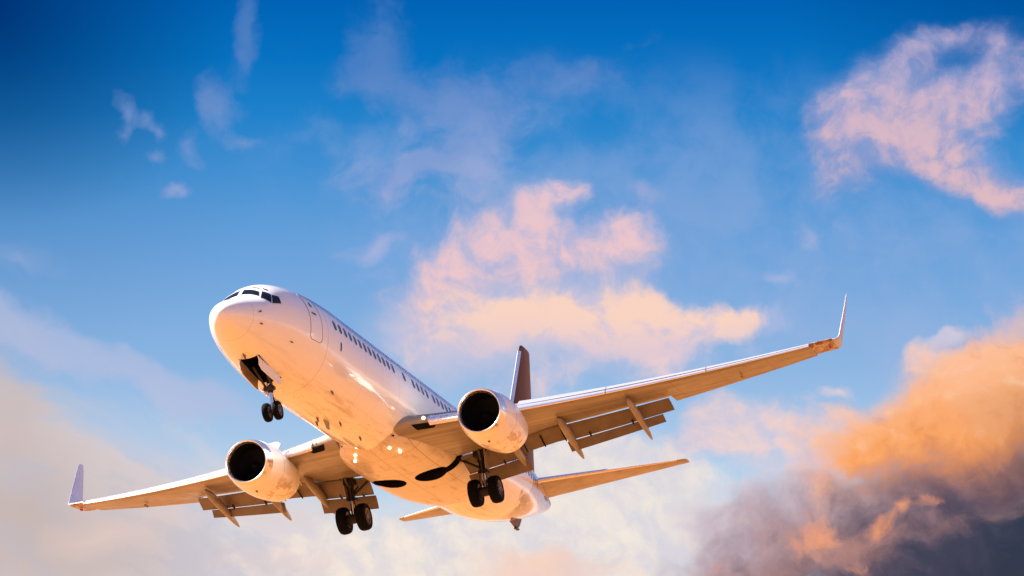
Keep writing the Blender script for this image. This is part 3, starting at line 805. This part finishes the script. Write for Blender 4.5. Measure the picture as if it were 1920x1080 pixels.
for sgn in (1, -1):
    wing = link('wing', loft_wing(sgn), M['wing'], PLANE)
    wing['label'] = 'long near wing reaching right' if sgn < 0 else 'foreshortened wing reaching left'
    cut(wing, [slot(sgn, -2.9, -1.42, SLOT, .22)])
    # slats: three outboard of the engine, a Krueger panel inboard
    for a, b_ in ((5.55, 8.7), (8.74, 12.4), (12.44, 16.3)):
        n = 8
        sl = rings([slat_section(a + (b_ - a) * i / n) for i in range(n + 1)])
        link('slat', sl, M['slat'], wing)
    n = 6
    link('inboard_leading_edge', rings([slat_section(2.45 + (4.45 - 2.45) * i / n, R_(4), .003, .012, .17) for i in range(n + 1)]), M['slat'], wing)
    kz = lambda y: zw(y)
    krq = [(le_x(yk) + f_, yk * sgn, zw(yk) - zz_) for yk, f_, zz_ in ((1.85, .05, .14), (2.75, .03, .14), (2.55, .26, .28), (1.95, .32, .28))]
    link('krueger_shadow_slab', slab(krq, (0, 0, -.03)), M['bay'], wing, False)  # near-black plate under the skin standing in for the shadowed Krueger gap
    # trailing edge: cove lip, fore flap and aft flap in two panels
    for a, b_, c1, c2 in ((2.05, 4.55, 1.0, .62), (6.25, FLAP_OUT - .08, .93, .50)):
        n = 8
        yy = [a + (b_ - a) * i / n for i in range(n + 1)]
        k = [1 - .28 * (y - 5) / 6 if y > 5 else 1.0 for y in yy]
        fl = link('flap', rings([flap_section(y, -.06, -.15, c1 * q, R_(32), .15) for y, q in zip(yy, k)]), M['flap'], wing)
        ya = [min(y, b_ - .35) if a > 5 else y for y in yy]
        ca, sa = cos(R_(32)), sin(R_(32))
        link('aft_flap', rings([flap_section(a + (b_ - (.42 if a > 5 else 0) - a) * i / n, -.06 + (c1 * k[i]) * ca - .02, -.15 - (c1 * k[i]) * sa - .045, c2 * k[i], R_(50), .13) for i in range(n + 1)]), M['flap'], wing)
        for f in (.22, .62):
            y = a + (b_ - a) * f; q = 1 - .28 * (y - 5) / 6 if y > 5 else 1.0
            xa = te_fix(y) - .06 + c1 * q * ca
            za = zw(y) - .15 - c1 * q * sa - .05
            link('flap_hinge', tube([(xa - .16, y * sgn, za + .10), (xa + .12, y * sgn, za - .10)], .045, 8), M['gear'], wing)
    # fixed panel behind the engine between the flap panels
    yy = [4.62, 5.0, 5.4, 5.8, 6.18]
    link('thrust_gate', rings([flap_section(y, -.06, -.12, .95, R_(24), .12) for y in yy]), M['flap'], wing)
    for y in (4.6, 5.35, 6.2):
        xa = te_fix(y)
        link('flap_joint', box((xa + .40, y * sgn, zw(y) - .46), (.72, .04, .05), rot=Matrix.Rotation(R_(24), 3, 'Y')), M['bay'], wing, False)
    # shiny spoiler edge seen in the slot above the flaps
    for a, b_ in ((2.1, 5.6), (6.1, FLAP_OUT - .05)):
        L = []
        for i in range(7):
            y = a + (b_ - a) * i / 6
            le, ch, pr, inc = wing_section(y, True)
            p = place([pr[0]], le, ch, wnorm(y), inc, sgn)[0]
            L.append([p + Vector((-.02, 0, -.055)), p + Vector((-.02, 0, .0)), p + Vector((.42, 0, -.10)), p + Vector((.42, 0, -.125))])
        link('spoiler', rings(L), M['white'], wing, False)
    # flap track fairings
    for y, x0, x1, tz, w, h in ((4.35, 18.0, 21.25, -2.25, .15, .24), (6.5, 18.45, 21.75, -1.98, .15, .25), (9.25, 19.15, 22.65, -1.52, .135, .22)):
        link('flap_track_fairing', canoe(y, x0, x1, zw(y) - .27, tz, w, h, sgn), M['canoe'], wing)
    # aileron hinge bump
    link('aileron_hinge', box((le_x(13.4) + 1.75, 13.4 * sgn, zw(13.4) - .14), (.34, .09, .10), bev=.03), M['canoe'], wing)
    wt = link('wing_tip', wingtip(sgn), M['tip'], wing)
    wl = link('winglet', winglet(sgn), M['winglet'], wing)
    link('navigation_light', box((le_x(17.0) + .75, 17.0 * sgn, zw(17.0) - .11), (.20, .10, .09), bev=.03), M['red'], wing)
    # root landing light in the leading edge
    link('root_light', lathe([(0, .001), (.02, .04), (.05, .06), (.09, .065)], (le_x(2.3) - .10, 2.3 * sgn, zw(2.3) + .06), (1, 0, 0), 16, cap1=True), M['lamp'], wing)

# landing lights in the front of the belly fairing: two lenses a side
for s in (1, -1):
    for x, y, z in ((14.30, .72, -2.15), (14.85, .95, -2.21)):
        ll = link('landing_light', lathe([(-.05, .015), (-.04, .035), (-.015, .052), (.05, .056)], (x, y * s, z), (.94, 0, .34), 16, cap0=True, cap1=True), M['lamp'], PLANE)
# ram-air inlets: dark louvres beside the lights
for s in (1, -1):
    bmx = bmesh.new()
    for k in range(2):
        q = [on_skin((14.25 + .02, s * 1.28, -1.5), .02)]
    pts = [on_skin((13.75, s * 1.02, -1.78), .05), on_skin((14.25, s * 1.22, -1.62), .05), on_skin((14.55, s * 1.22, -1.66), .07), on_skin((14.1, s * 1.02, -1.82), .07)]
    link('ram_air_inlet', slab(pts, (0, s * .02, -.02)), M['bay'], PLANE, False)

# ================================================================== engines
EX, EY, EZ = 13.18, 4.87, -1.80
for s in (1, -1):
    eng = link('engine', lathe([(0.42, .985), (.7, 1.035), (1.1, 1.07), (1.6, 1.085), (2.1, 1.07), (2.6, 1.02), (3.05, .955), (3.45, .875), (3.46, .80), (2.8, .80)],
               (EX, EY * s, EZ), n=72, squash=.96), M['nac'], PLANE)
    eng['label'] = 'right-hand nacelle in front of the long wing' if s < 0 else 'left-hand nacelle under the far wing'
    link('inlet_lip', lathe([(0.418, .983), (.28, .962), (.15, .935), (.06, .905), (.015, .88), (.0, .858), (.012, .835), (.05, .81), (.12, .79), (.2, .78)],
               (EX, EY * s, EZ), n=72, squash=.965), M['lip'], eng)
    link('inlet_duct', lathe([(.198, .781), (.4, .775), (.8, .785), (1.25, .79), (1.26, .3)], (EX, EY * s, EZ), n=72, squash=.97), M['duct'], eng)
    bmf = bmesh.new()
    for k in range(24):
        a = 2 * pi * k / 24; st = R_(38)
        rr = [.24, .45, .62, .772]
        L = []
        for j, r in enumerate(rr):
            tw = st + j * R_(9); aa = a + j * .05
            e = Vector((0, cos(aa), sin(aa))); tg = Vector((0, -sin(aa), cos(aa)))
            c = Vector((EX + 1.02, EY * s, EZ)) + e * r
            hw = .10 + .02 * j
            d = Vector((cos(tw), 0, 0)) + tg * sin(tw)
            nn = d.cross(e).normalized() * .006
            L.append([c - d * hw, c + nn, c + d * hw, c - nn])
        rings(L, bm=bmf)
    link('fan', bmf, M['fan'], eng)
    link('spinner', lathe([(.62, .004), (.68, .06), (.8, .14), (.95, .215), (1.08, .25)], (EX, EY * s, EZ), n=32), M['fan'], eng)
    link('core_nozzle', lathe([(2.7, .62), (3.3, .60), (3.9, .50), (4.35, .40), (4.36, .36), (3.9, .36)], (EX, EY * s, EZ), n=48), M['nozzle'], eng)
    link('exhaust_plug', lathe([(3.9, .25), (4.3, .24), (4.75, .13), (5.0, .02)], (EX, EY * s, EZ), n=32), M['nozzle'], eng)
    # pylon
    L = []
    for x, zt, zb, w in ((14.3, EZ + 1.06, EZ + .9, .03), (14.8, EZ + 1.22, EZ + .9, .12), (15.6, zw(EY) + .18, EZ + .8, .17), (16.5, zw(EY) + .05, EZ + .6, .19), (17.6, zw(EY) - .1, EZ + .55, .16), (18.6, zw(EY) - .25, EZ + .85, .07), (19.0, zw(EY) - .3, zw(EY) - .38, .02)):
        L.append([Vector((x, EY * s - w, zt)), Vector((x, EY * s + w, zt)), Vector((x, EY * s + w, zb)), Vector((x, EY * s - w, zb))])
    link('pylon', rings(L), M['nac'], eng, True, 30)
    # strake on the inboard shoulder
    a = R_(52)
    c0 = Vector((EX + 1.0, (EY - 1.07 * cos(a)) * s, EZ + 1.07 * sin(a)))
    on = Vector((0, -cos(a) * s, sin(a)))
    link('strake', slab([c0, c0 + Vector((.9, 0, 0)), c0 + Vector((.85, 0, 0)) + on * .24, c0 + Vector((.55, 0, 0)) + on * .24], (0, .02 * sin(a), .02 * cos(a) * s)), M['white'], eng, False)
    link('drain_mast', box((EX + .85, EY * s, EZ - 1.03), (.10, .05, .05)), M['seam'], eng, False)

# ================================================================== tail
for sgn in (1, -1):
    L = []
    for i in range(11):
        t = i / 10; y = .45 + (7.12 - .45) * t
        lx = 33.25 + (y - .7) * .66; tx = 37.05 + (y - .7) * .20
        L.append(place(naca(.085, 16, camber=0), (lx, y, .98 + (y - .7) * .118), tx - lx, (0, -.118, 1), R_(-2.0), sgn))
    for y, k in ((7.19, .6),):
        lx = 33.25 + (y - .7) * .66 + .08; tx = 37.05 + (y - .7) * .20 - .10
        L.append(place([(x, z * k) for x, z in naca(.095, 16, camber=0)], (lx, y, .98 + (y - .7) * .118), tx - lx, (0, -.118, 1), R_(-2.0), sgn))
    stb = link('horizontal_stabilizer', rings(L), M['stab'], PLANE)
    L = []
    for i in range(7):
        t = i / 6; y = .9 + 5.9 * t
        lx = 33.25 + (y - .7) * .66; tx = 37.05 + (y - .7) * .22
        L.append(place([(x * .035 - .004, z) for x, z in [(0, 0), (.6, .026), (1.2, .034), (1.2, -.034), (.6, -.026)]], (lx, y, .98 + (y - .7) * .118), tx - lx, (0, -.118, 1), R_(-2.0), sgn))
    link('leading_edge', rings(L), M['slat'], stb)
L = []
for z, lx, tx, th in ((1.3, 31.2, 36.55, .10), (2.2, 32.05, 36.85, .10), (3.2, 32.82, 37.12, .10), (5.0, 34.2, 37.62, .10), (7.0, 35.75, 38.2, .10), (8.5, 36.88, 38.62, .10), (8.82, 37.15, 38.70, .085), (8.95, 37.42, 38.62, .05)):
    ch = tx - lx; L.append([Vector((lx + x * ch, zz * ch, z)) for x, zz in naca(th, 18, camber=0)])
fin = link('vertical_fin', rings(L), M['fin'], PLANE)
L = []
for z, lx in ((1.31, 31.12), (2.2, 31.98), (3.2, 32.75), (5.0, 34.14), (7.0, 35.69), (8.5, 36.83)):
    L.append([Vector((lx, 0, z)), Vector((lx + .06, .055, z)), Vector((lx + .22, .125 - .004 * z, z)), Vector((lx + .22, -.125 + .004 * z, z)), Vector((lx + .06, -.055, z))])
link('leading_edge', rings(L), M['slat'], fin)
L = []
for x, zt, w in ((27.6, 1.86, .02), (29.0, 2.12, .10), (30.5, 2.45, .16), (31.6, 2.85, .19), (32.6, 3.2, .15)):
    L.append([Vector((x, -w, 1.7)), Vector((x, -w * .7, (1.7 + zt) / 2 + .1)), Vector((x, 0, zt)), Vector((x, w * .7, (1.7 + zt) / 2 + .1)), Vector((x, w, 1.7))])
link('dorsal_fairing', rings(L), M['fus'], PLANE)
link('exhaust_pipe', lathe([(0, .23), (.14, .17), (.145, .13), (-.2, .13)], (38.0, 0, 1.035), n=24), M['nozzle'], PLANE)
# tail skid
sk = link('tail_skid', slab([(31.9, -.06, -1.02), (33.7, -.06, -.55), (33.15, -.06, -1.05), (32.85, -.06, -1.22), (32.55, -.06, -1.16)], (0, .12, 0)), M['skid'], PLANE, False)
link('skid_shoe', box((32.8, 0, -1.24), (.42, .16, .07), bev=.02), M['seam'], sk, False)

# ================================================================== windows and doors
def patch(xa, xb, za, zb, r, side, off, nx=6, nz=8, shear=0.0):
    bm = bmesh.new(); rows = []
    for j in range(nz + 1):
        z = za + (zb - za) * j / nz
        d = min(z - za, zb - z)
        ins = r - sqrt(max(0, r * r - (r - d) ** 2)) if d < r else 0
        rows.append([bm.verts.new(skin_z(xa + ins + (xb - xa - 2 * ins) * i / nx + shear * (z - za), z, side, off)) for i in range(nx + 1)])
    for a, b_ in zip(rows, rows[1:]):
        for i in range(nx): bm.faces.new((a[i], a[i + 1], b_[i + 1], b_[i]))
    return bm
def ribbon(pts, w, off):
    """thin raised line along body-space skin points"""
    L = [on_skin(p, off) for p in pts]
    return tube(L, w, 6)
def rrect(xa, xb, za, zb, r, side, n=6):
    P = []
    for cx, cz, a0 in ((xb - r, zb - r, 0), (xa + r, zb - r, 90), (xa + r, za + r, 180), (xb - r, za + r, 270)):
        for k in range(n + 1):
            a = R_(a0 + 90 * k / n); P.append((cx + r * cos(a), cz + r * sin(a)))
    out = []
    for i, p in enumerate(P):
        q = P[(i + 1) % len(P)]
        m_ = max(1, int(sqrt((p[0] - q[0]) ** 2 + (p[1] - q[1]) ** 2) / .12))
        for k in range(m_): out.append((p[0] + (q[0] - p[0]) * k / m_, p[1] + (q[1] - p[1]) * k / m_))
    out.append(out[0])
    return [skin_z(x, z, side) for x, z in out]

wx = [6.48 + .502 * i for i in range(13)] + [13.72] + [14.78 + .52 * i for i in range(4)] + [17.15 + .508 * i for i in range(30)]
win_me = None
for x in wx:
    o = link('cabin_window', patch(x - .13, x + .13, .20, .60, .11, -1, .006, 4, 8), M['cabin'], PLANE, True, 180, False)
    for p in o.data.polygons: pass
# passenger door, service panel, aft door
for (xa, xb, za, zb) in ((4.33, 5.22, -.66, 1.15),):
    dr = link('door', patch(xa, xb, za, zb, .16, -1, .004, 8, 16), M['fus'], PLANE, True, 180, False)
    link('door_seam', tube([on_skin(p, .004) for p in rrect(xa, xb, za, zb, .16, -1)], .011, 6), M['joint'], dr)
    link('door_window', patch(xa + .32, xa + .50, .62, .84, .08, -1, .010, 4, 6), M['cabin'], dr, True, 180, False)
    link('door_handle', patch(xa + .22, xa + .56, .32, .40, .02, -1, .012, 4, 2), M['seam'], dr, True, 180, False)
link('service_panel', patch(6.80, 6.93, -.50, -.16, .02, -1, .005, 2, 4), M['cabin'], PLANE, True, 180, False)
# cockpit glass
def quad_patch(c, off, n=8):
    """c: corners TL, TR, BR, BL on the skin"""
    c = [Vector(p) for p in c]; bm = bmesh.new(); rows = []
    for j in range(n + 1):
        t = j / n; a = c[0].lerp(c[3], t); b_ = c[1].lerp(c[2], t)
        rows.append([bm.verts.new(on_skin(a.lerp(b_, i / n), off)) for i in range(n + 1)])
    for a, b_ in zip(rows, rows[1:]):
        for i in range(n): bm.faces.new((a[i], a[i + 1], b_[i + 1], b_[i]))
    return bm
def grow(c, k):
    ctr = sum((Vector(p) for p in c), Vector()) / 4
    out = []
    for p in c:
        d = Vector(p) - ctr
        out.append(ctr + d * (1 + k / d.length))
    return out
PANES = [((2.30, -.07, .92), (2.20, -.68, .70), (1.95, -.76, .42), (1.97, -.07, .63)),
         ((2.28, -.75, .70), (2.38, -1.05, .56), (2.05, -1.16, .10), (1.90, -.83, .32)),
         ((2.38, -1.09, .54), (2.63, -1.24, .50), (2.53, -1.36, .18), (2.09, -1.19, .09))]
for s in (-1, 1):
    for pn in PANES:
        c = [(x, y * -s, z) for x, y, z in pn]
        fr = link('cockpit_window', quad_patch(c, .012), M['glass'], PLANE, True, 180, False)
        link('window_frame', quad_patch(grow(c, .03), .006), M['frame'], fr, True, 180, False)
for s in (-1, 1):
    for c in (((2.50, -.33, 1.0), (2.50, -.60, .93), (2.43, -.60, .89), (2.43, -.33, .97)), ((2.55, -.70, .90), (2.55, -.88, .80), (2.47, -.88, .76), (2.47, -.70, .86))):
        link('eyebrow_window', quad_patch([(x, y * -s, z) for x, y, z in c], .008, 4), M['glass'], PLANE, True, 180, False)
# probes, ports and aerials
for x, z, l in ((1.30, -.42, .12), (1.42, -.82, .16), (3.25, -1.05, .08)):
    p = skin_z(x, z, -1)
    n_ = (p - on_skin(p, -.1)).normalized()
    link('air_data_probe', tube([p, p + n_ * .09, p + n_ * .10 + Vector((-l, 0, 0))], [.03, .018, .012], 8), M['seam'], PLANE)
for x, y in ((2.02, .04), (7.45, -1.22), (8.9, .1), (10.1, -.3), (9.5, .35), (12.3, -.25)):
    p = on_skin((x, y, -1.9)); d = Vector((0, 0, -1))
    q = [p + Vector((-.12, 0, .02)), p + Vector((.10, 0, .02)), p + Vector((.13, 0, -.12)), p + Vector((.05, 0, -.12))]
    link('belly_aerial', slab(q, (0, .03, 0)), M['seam'], PLANE, False)
link('blade_aerial', slab([(9.2, -.02, -2.12), (9.75, -.02, -2.12), (9.72, -.02, -2.42), (9.50, -.02, -2.42)], (0, .04, 0)), M['canoe'], PLANE, False)
link('blade_aerial', slab([(8.0, -.02, 1.85), (8.5, -.02, 1.85), (8.48, -.02, 2.12), (8.3, -.02, 2.12)], (0, .04, 0)), M['white'], PLANE, False)

# ================================================================== landing gear
def wheel(parent, c, r, w, side):
    tp = [(-w / 2, r * .60), (-w / 2 * 1.02, r * .78), (-w / 2 * .92, r * .93), (-w / 4, r * .995), (-w / 12, r), (w / 12, r), (w / 4, r * .995), (w / 2 * .92, r * .93), (w / 2 * 1.02, r * .78), (w / 2, r * .60)]
    ty = link('tyre', lathe(tp, c, (0, 1, 0), 44), M['tyre'], parent)
    hb = lathe([(-w / 2 * .98, r * .605), (-w / 2 * .85, r * .55), (-w / 2 * .6, r * .48), (-w / 2 * .55, r * .22), (-w / 2 * .9, r * .18), (-w / 2 * .92, .01)], c, (0, 1, 0), 32)
    lathe([(w / 2 * .98, r * .605), (w / 2 * .85, r * .55), (w / 2 * .6, r * .48), (w / 2 * .55, r * .22), (w / 2 * .9, r * .18), (w / 2 * .92, .01)], c, (0, 1, 0), 32, bm=hb)
    for k in range(9):                             # rim holes as small bosses
        a = 2 * pi * k / 9
        for sd_ in (-1, 1):
            box((c[0] + cos(a) * r * .36, c[1] + sd_ * w * .30, c[2] + sin(a) * r * .36), (.05, .03, .05), hb)
    link('hub', hb, M['hub'], parent)

NX, NZ = 4.10, -3.16
ng = link('nose_gear', tube([(NX - .02, 0, -1.2), (NX, 0, -2.45)], .10, 16), M['gear'], PLANE)
link('piston', tube([(NX, 0, -2.44), (NX, 0, -3.10)], .062, 14), M['chrome'], ng)
link('axle', tube([(NX, -.22, NZ), (NX, .22, NZ)], .05, 12), M['gear'], ng)
bmx = tube([(NX + .02, 0, -2.35), (NX + .30, 0, -2.72)], .035, 8); tube([(NX + .30, 0, -2.72), (NX + .03, 0, -3.05)], .035, 8, bmx)
link('torque_link', bmx, M['gear'], ng)
bmx = tube([(NX - .05, .12, -2.30), (NX - .95, .20, -1.70)], .045, 8); tube([(NX - .05, -.12, -2.30), (NX - .95, -.20, -1.70)], .045, 8, bmx)
link('drag_brace', bmx, M['gear_l'], ng)
link('steering_unit', box((NX - .08, 0, -2.32), (.22, .42, .16), bev=.03), M['gear_l'], ng)
link('taxi_lamp', lathe([(0, .001), (.01, .06), (.04, .075), (.10, .05)], (NX - .2, 0, -2.16), (1, 0, 0), 16, cap1=True), M['chrome'], ng)
for s in (1, -1): wheel(ng, (NX, .2 * s, NZ), .345, .20, s)
for s in (1, -1):
    L = []
    for i in range(9):
        x = 2.32 + (4.02 - 2.32) * i / 8
        e = on_skin((x, .40 * s, -1.8))
        dr_ = Vector((0, s * .03, -.44 * (1 - .22 * (i == 0) - .12 * (i == 8))))
        L.append([e + Vector((0, 0, 0)), e + dr_ * .5 + Vector((0, s * .03, 0)), e + dr_, e + dr_ + Vector((0, -s * .035, 0)), e + dr_ * .5 + Vector((0, -s * .005, 0)), e + Vector((0, -s * .03, 0))])
    bmx = rings(L)
    d_ = link('nose_gear_door', bmx, [M['white'], M['door_in']], PLANE, True, 30)
    for p in d_.data.polygons:
        if p.normal.y * s < -.3: p.material_index = 1

MX, MY, MZ = 19.35, 2.87, -3.18
for s in (1, -1):
    mg = link('main_gear', tube([(MX - .10, (MY - .02) * s, -1.35), (MX, MY * s, -2.40)], [.15, .135], 18), M['gear'], PLANE)
    mg['label'] = 'main wheels nearer the right-hand engine' if s < 0 else 'main wheels hanging low left of the belly'
    link('piston', tube([(MX, MY * s, -2.39), (MX, MY * s, -3.15)], .088, 16), M['chrome'], mg)
    link('axle', tube([(MX, (MY - .5) * s, MZ), (MX, (MY + .5) * s, MZ)], .075, 14), M['gear'], mg)
    bmx = tube([(MX + .02, MY * s, -2.30), (MX + .42, MY * s, -2.68)], .05, 8); tube([(MX + .42, MY * s, -2.68), (MX + .03, MY * s, -3.08)], .05, 8, bmx)
    link('torque_link', bmx, M['gear'], mg)
    bmx = tube([(MX, (MY - .05) * s, -2.22), (MX - .05, (MY - .62) * s, -1.85), (MX - .1, (MY - 1.15) * s, -1.55)], .055, 8)
    link('side_brace', bmx, M['gear'], mg)
    bmx = tube([(MX - .08, MY * s, -1.95), (MX - .62, (MY + .05) * s, -1.42)], .05, 8)
    tube([(MX + .08, MY * s, -1.75), (MX + .6, (MY + .02) * s, -1.45)], .04, 8, bmx)
    link('drag_strut', bmx, M['gear_l'], mg)
    bmx = tube([(MX - .13, (MY + .03) * s, -1.5), (MX - .16, (MY + .05) * s, -2.3), (MX - .10, MY * s, -3.0)], .018, 6)
    tube([(MX - .16, (MY - .06) * s, -1.6), (MX - .17, (MY - .10) * s, -2.4), (MX - .06, (MY - .2) * s, -3.05)], .016, 6, bmx)
    link('brake_hose', bmx, M['tyre'], mg)
    link('gear_door', slab([(MX - .34, (MY + .22) * s, -1.42), (MX + .30, (MY + .22) * s, -1.42), (MX + .20, (MY + .16) * s, -2.28), (MX - .22, (MY + .16) * s, -2.28)], (0, .035 * s, 0)), M['canoe'], mg, False)
    link('brake_pack', lathe([(-.62 * .5, .20), (.62 * .5, .20)], (MX, MY * s, MZ), (0, 1, 0), 24, cap0=True, cap1=True), M['gear'], mg)
    bmx = tube([(MX + .1, (MY - .15) * s, -1.5), (MX + .25, (MY - .9) * s, -1.62), (MX - .2, (MY - 1.3) * s, -1.6)], .06, 8)
    tube([(MX - .25, (MY + .35) * s, -1.45), (MX - .1, (MY - .1) * s, -1.9)], .045, 8, bmx)
    tube([(MX + .35, (MY - .45) * s, -1.5), (MX + .05, (MY - .05) * s, -2.1)], .035, 8, bmx)
    box((MX + .02, MY * s, -2.36), (.34, .40, .14), bmx, bev=.02)
    box((MX - .12, (MY - .02) * s, -1.62), (.42, .50, .30), bmx, bev=.03)
    link('retraction_actuator', bmx, M['gear'], mg)
    for t_ in (-.43, .43): wheel(mg, (MX, (MY + t_) * s, MZ), .565, .40, s)
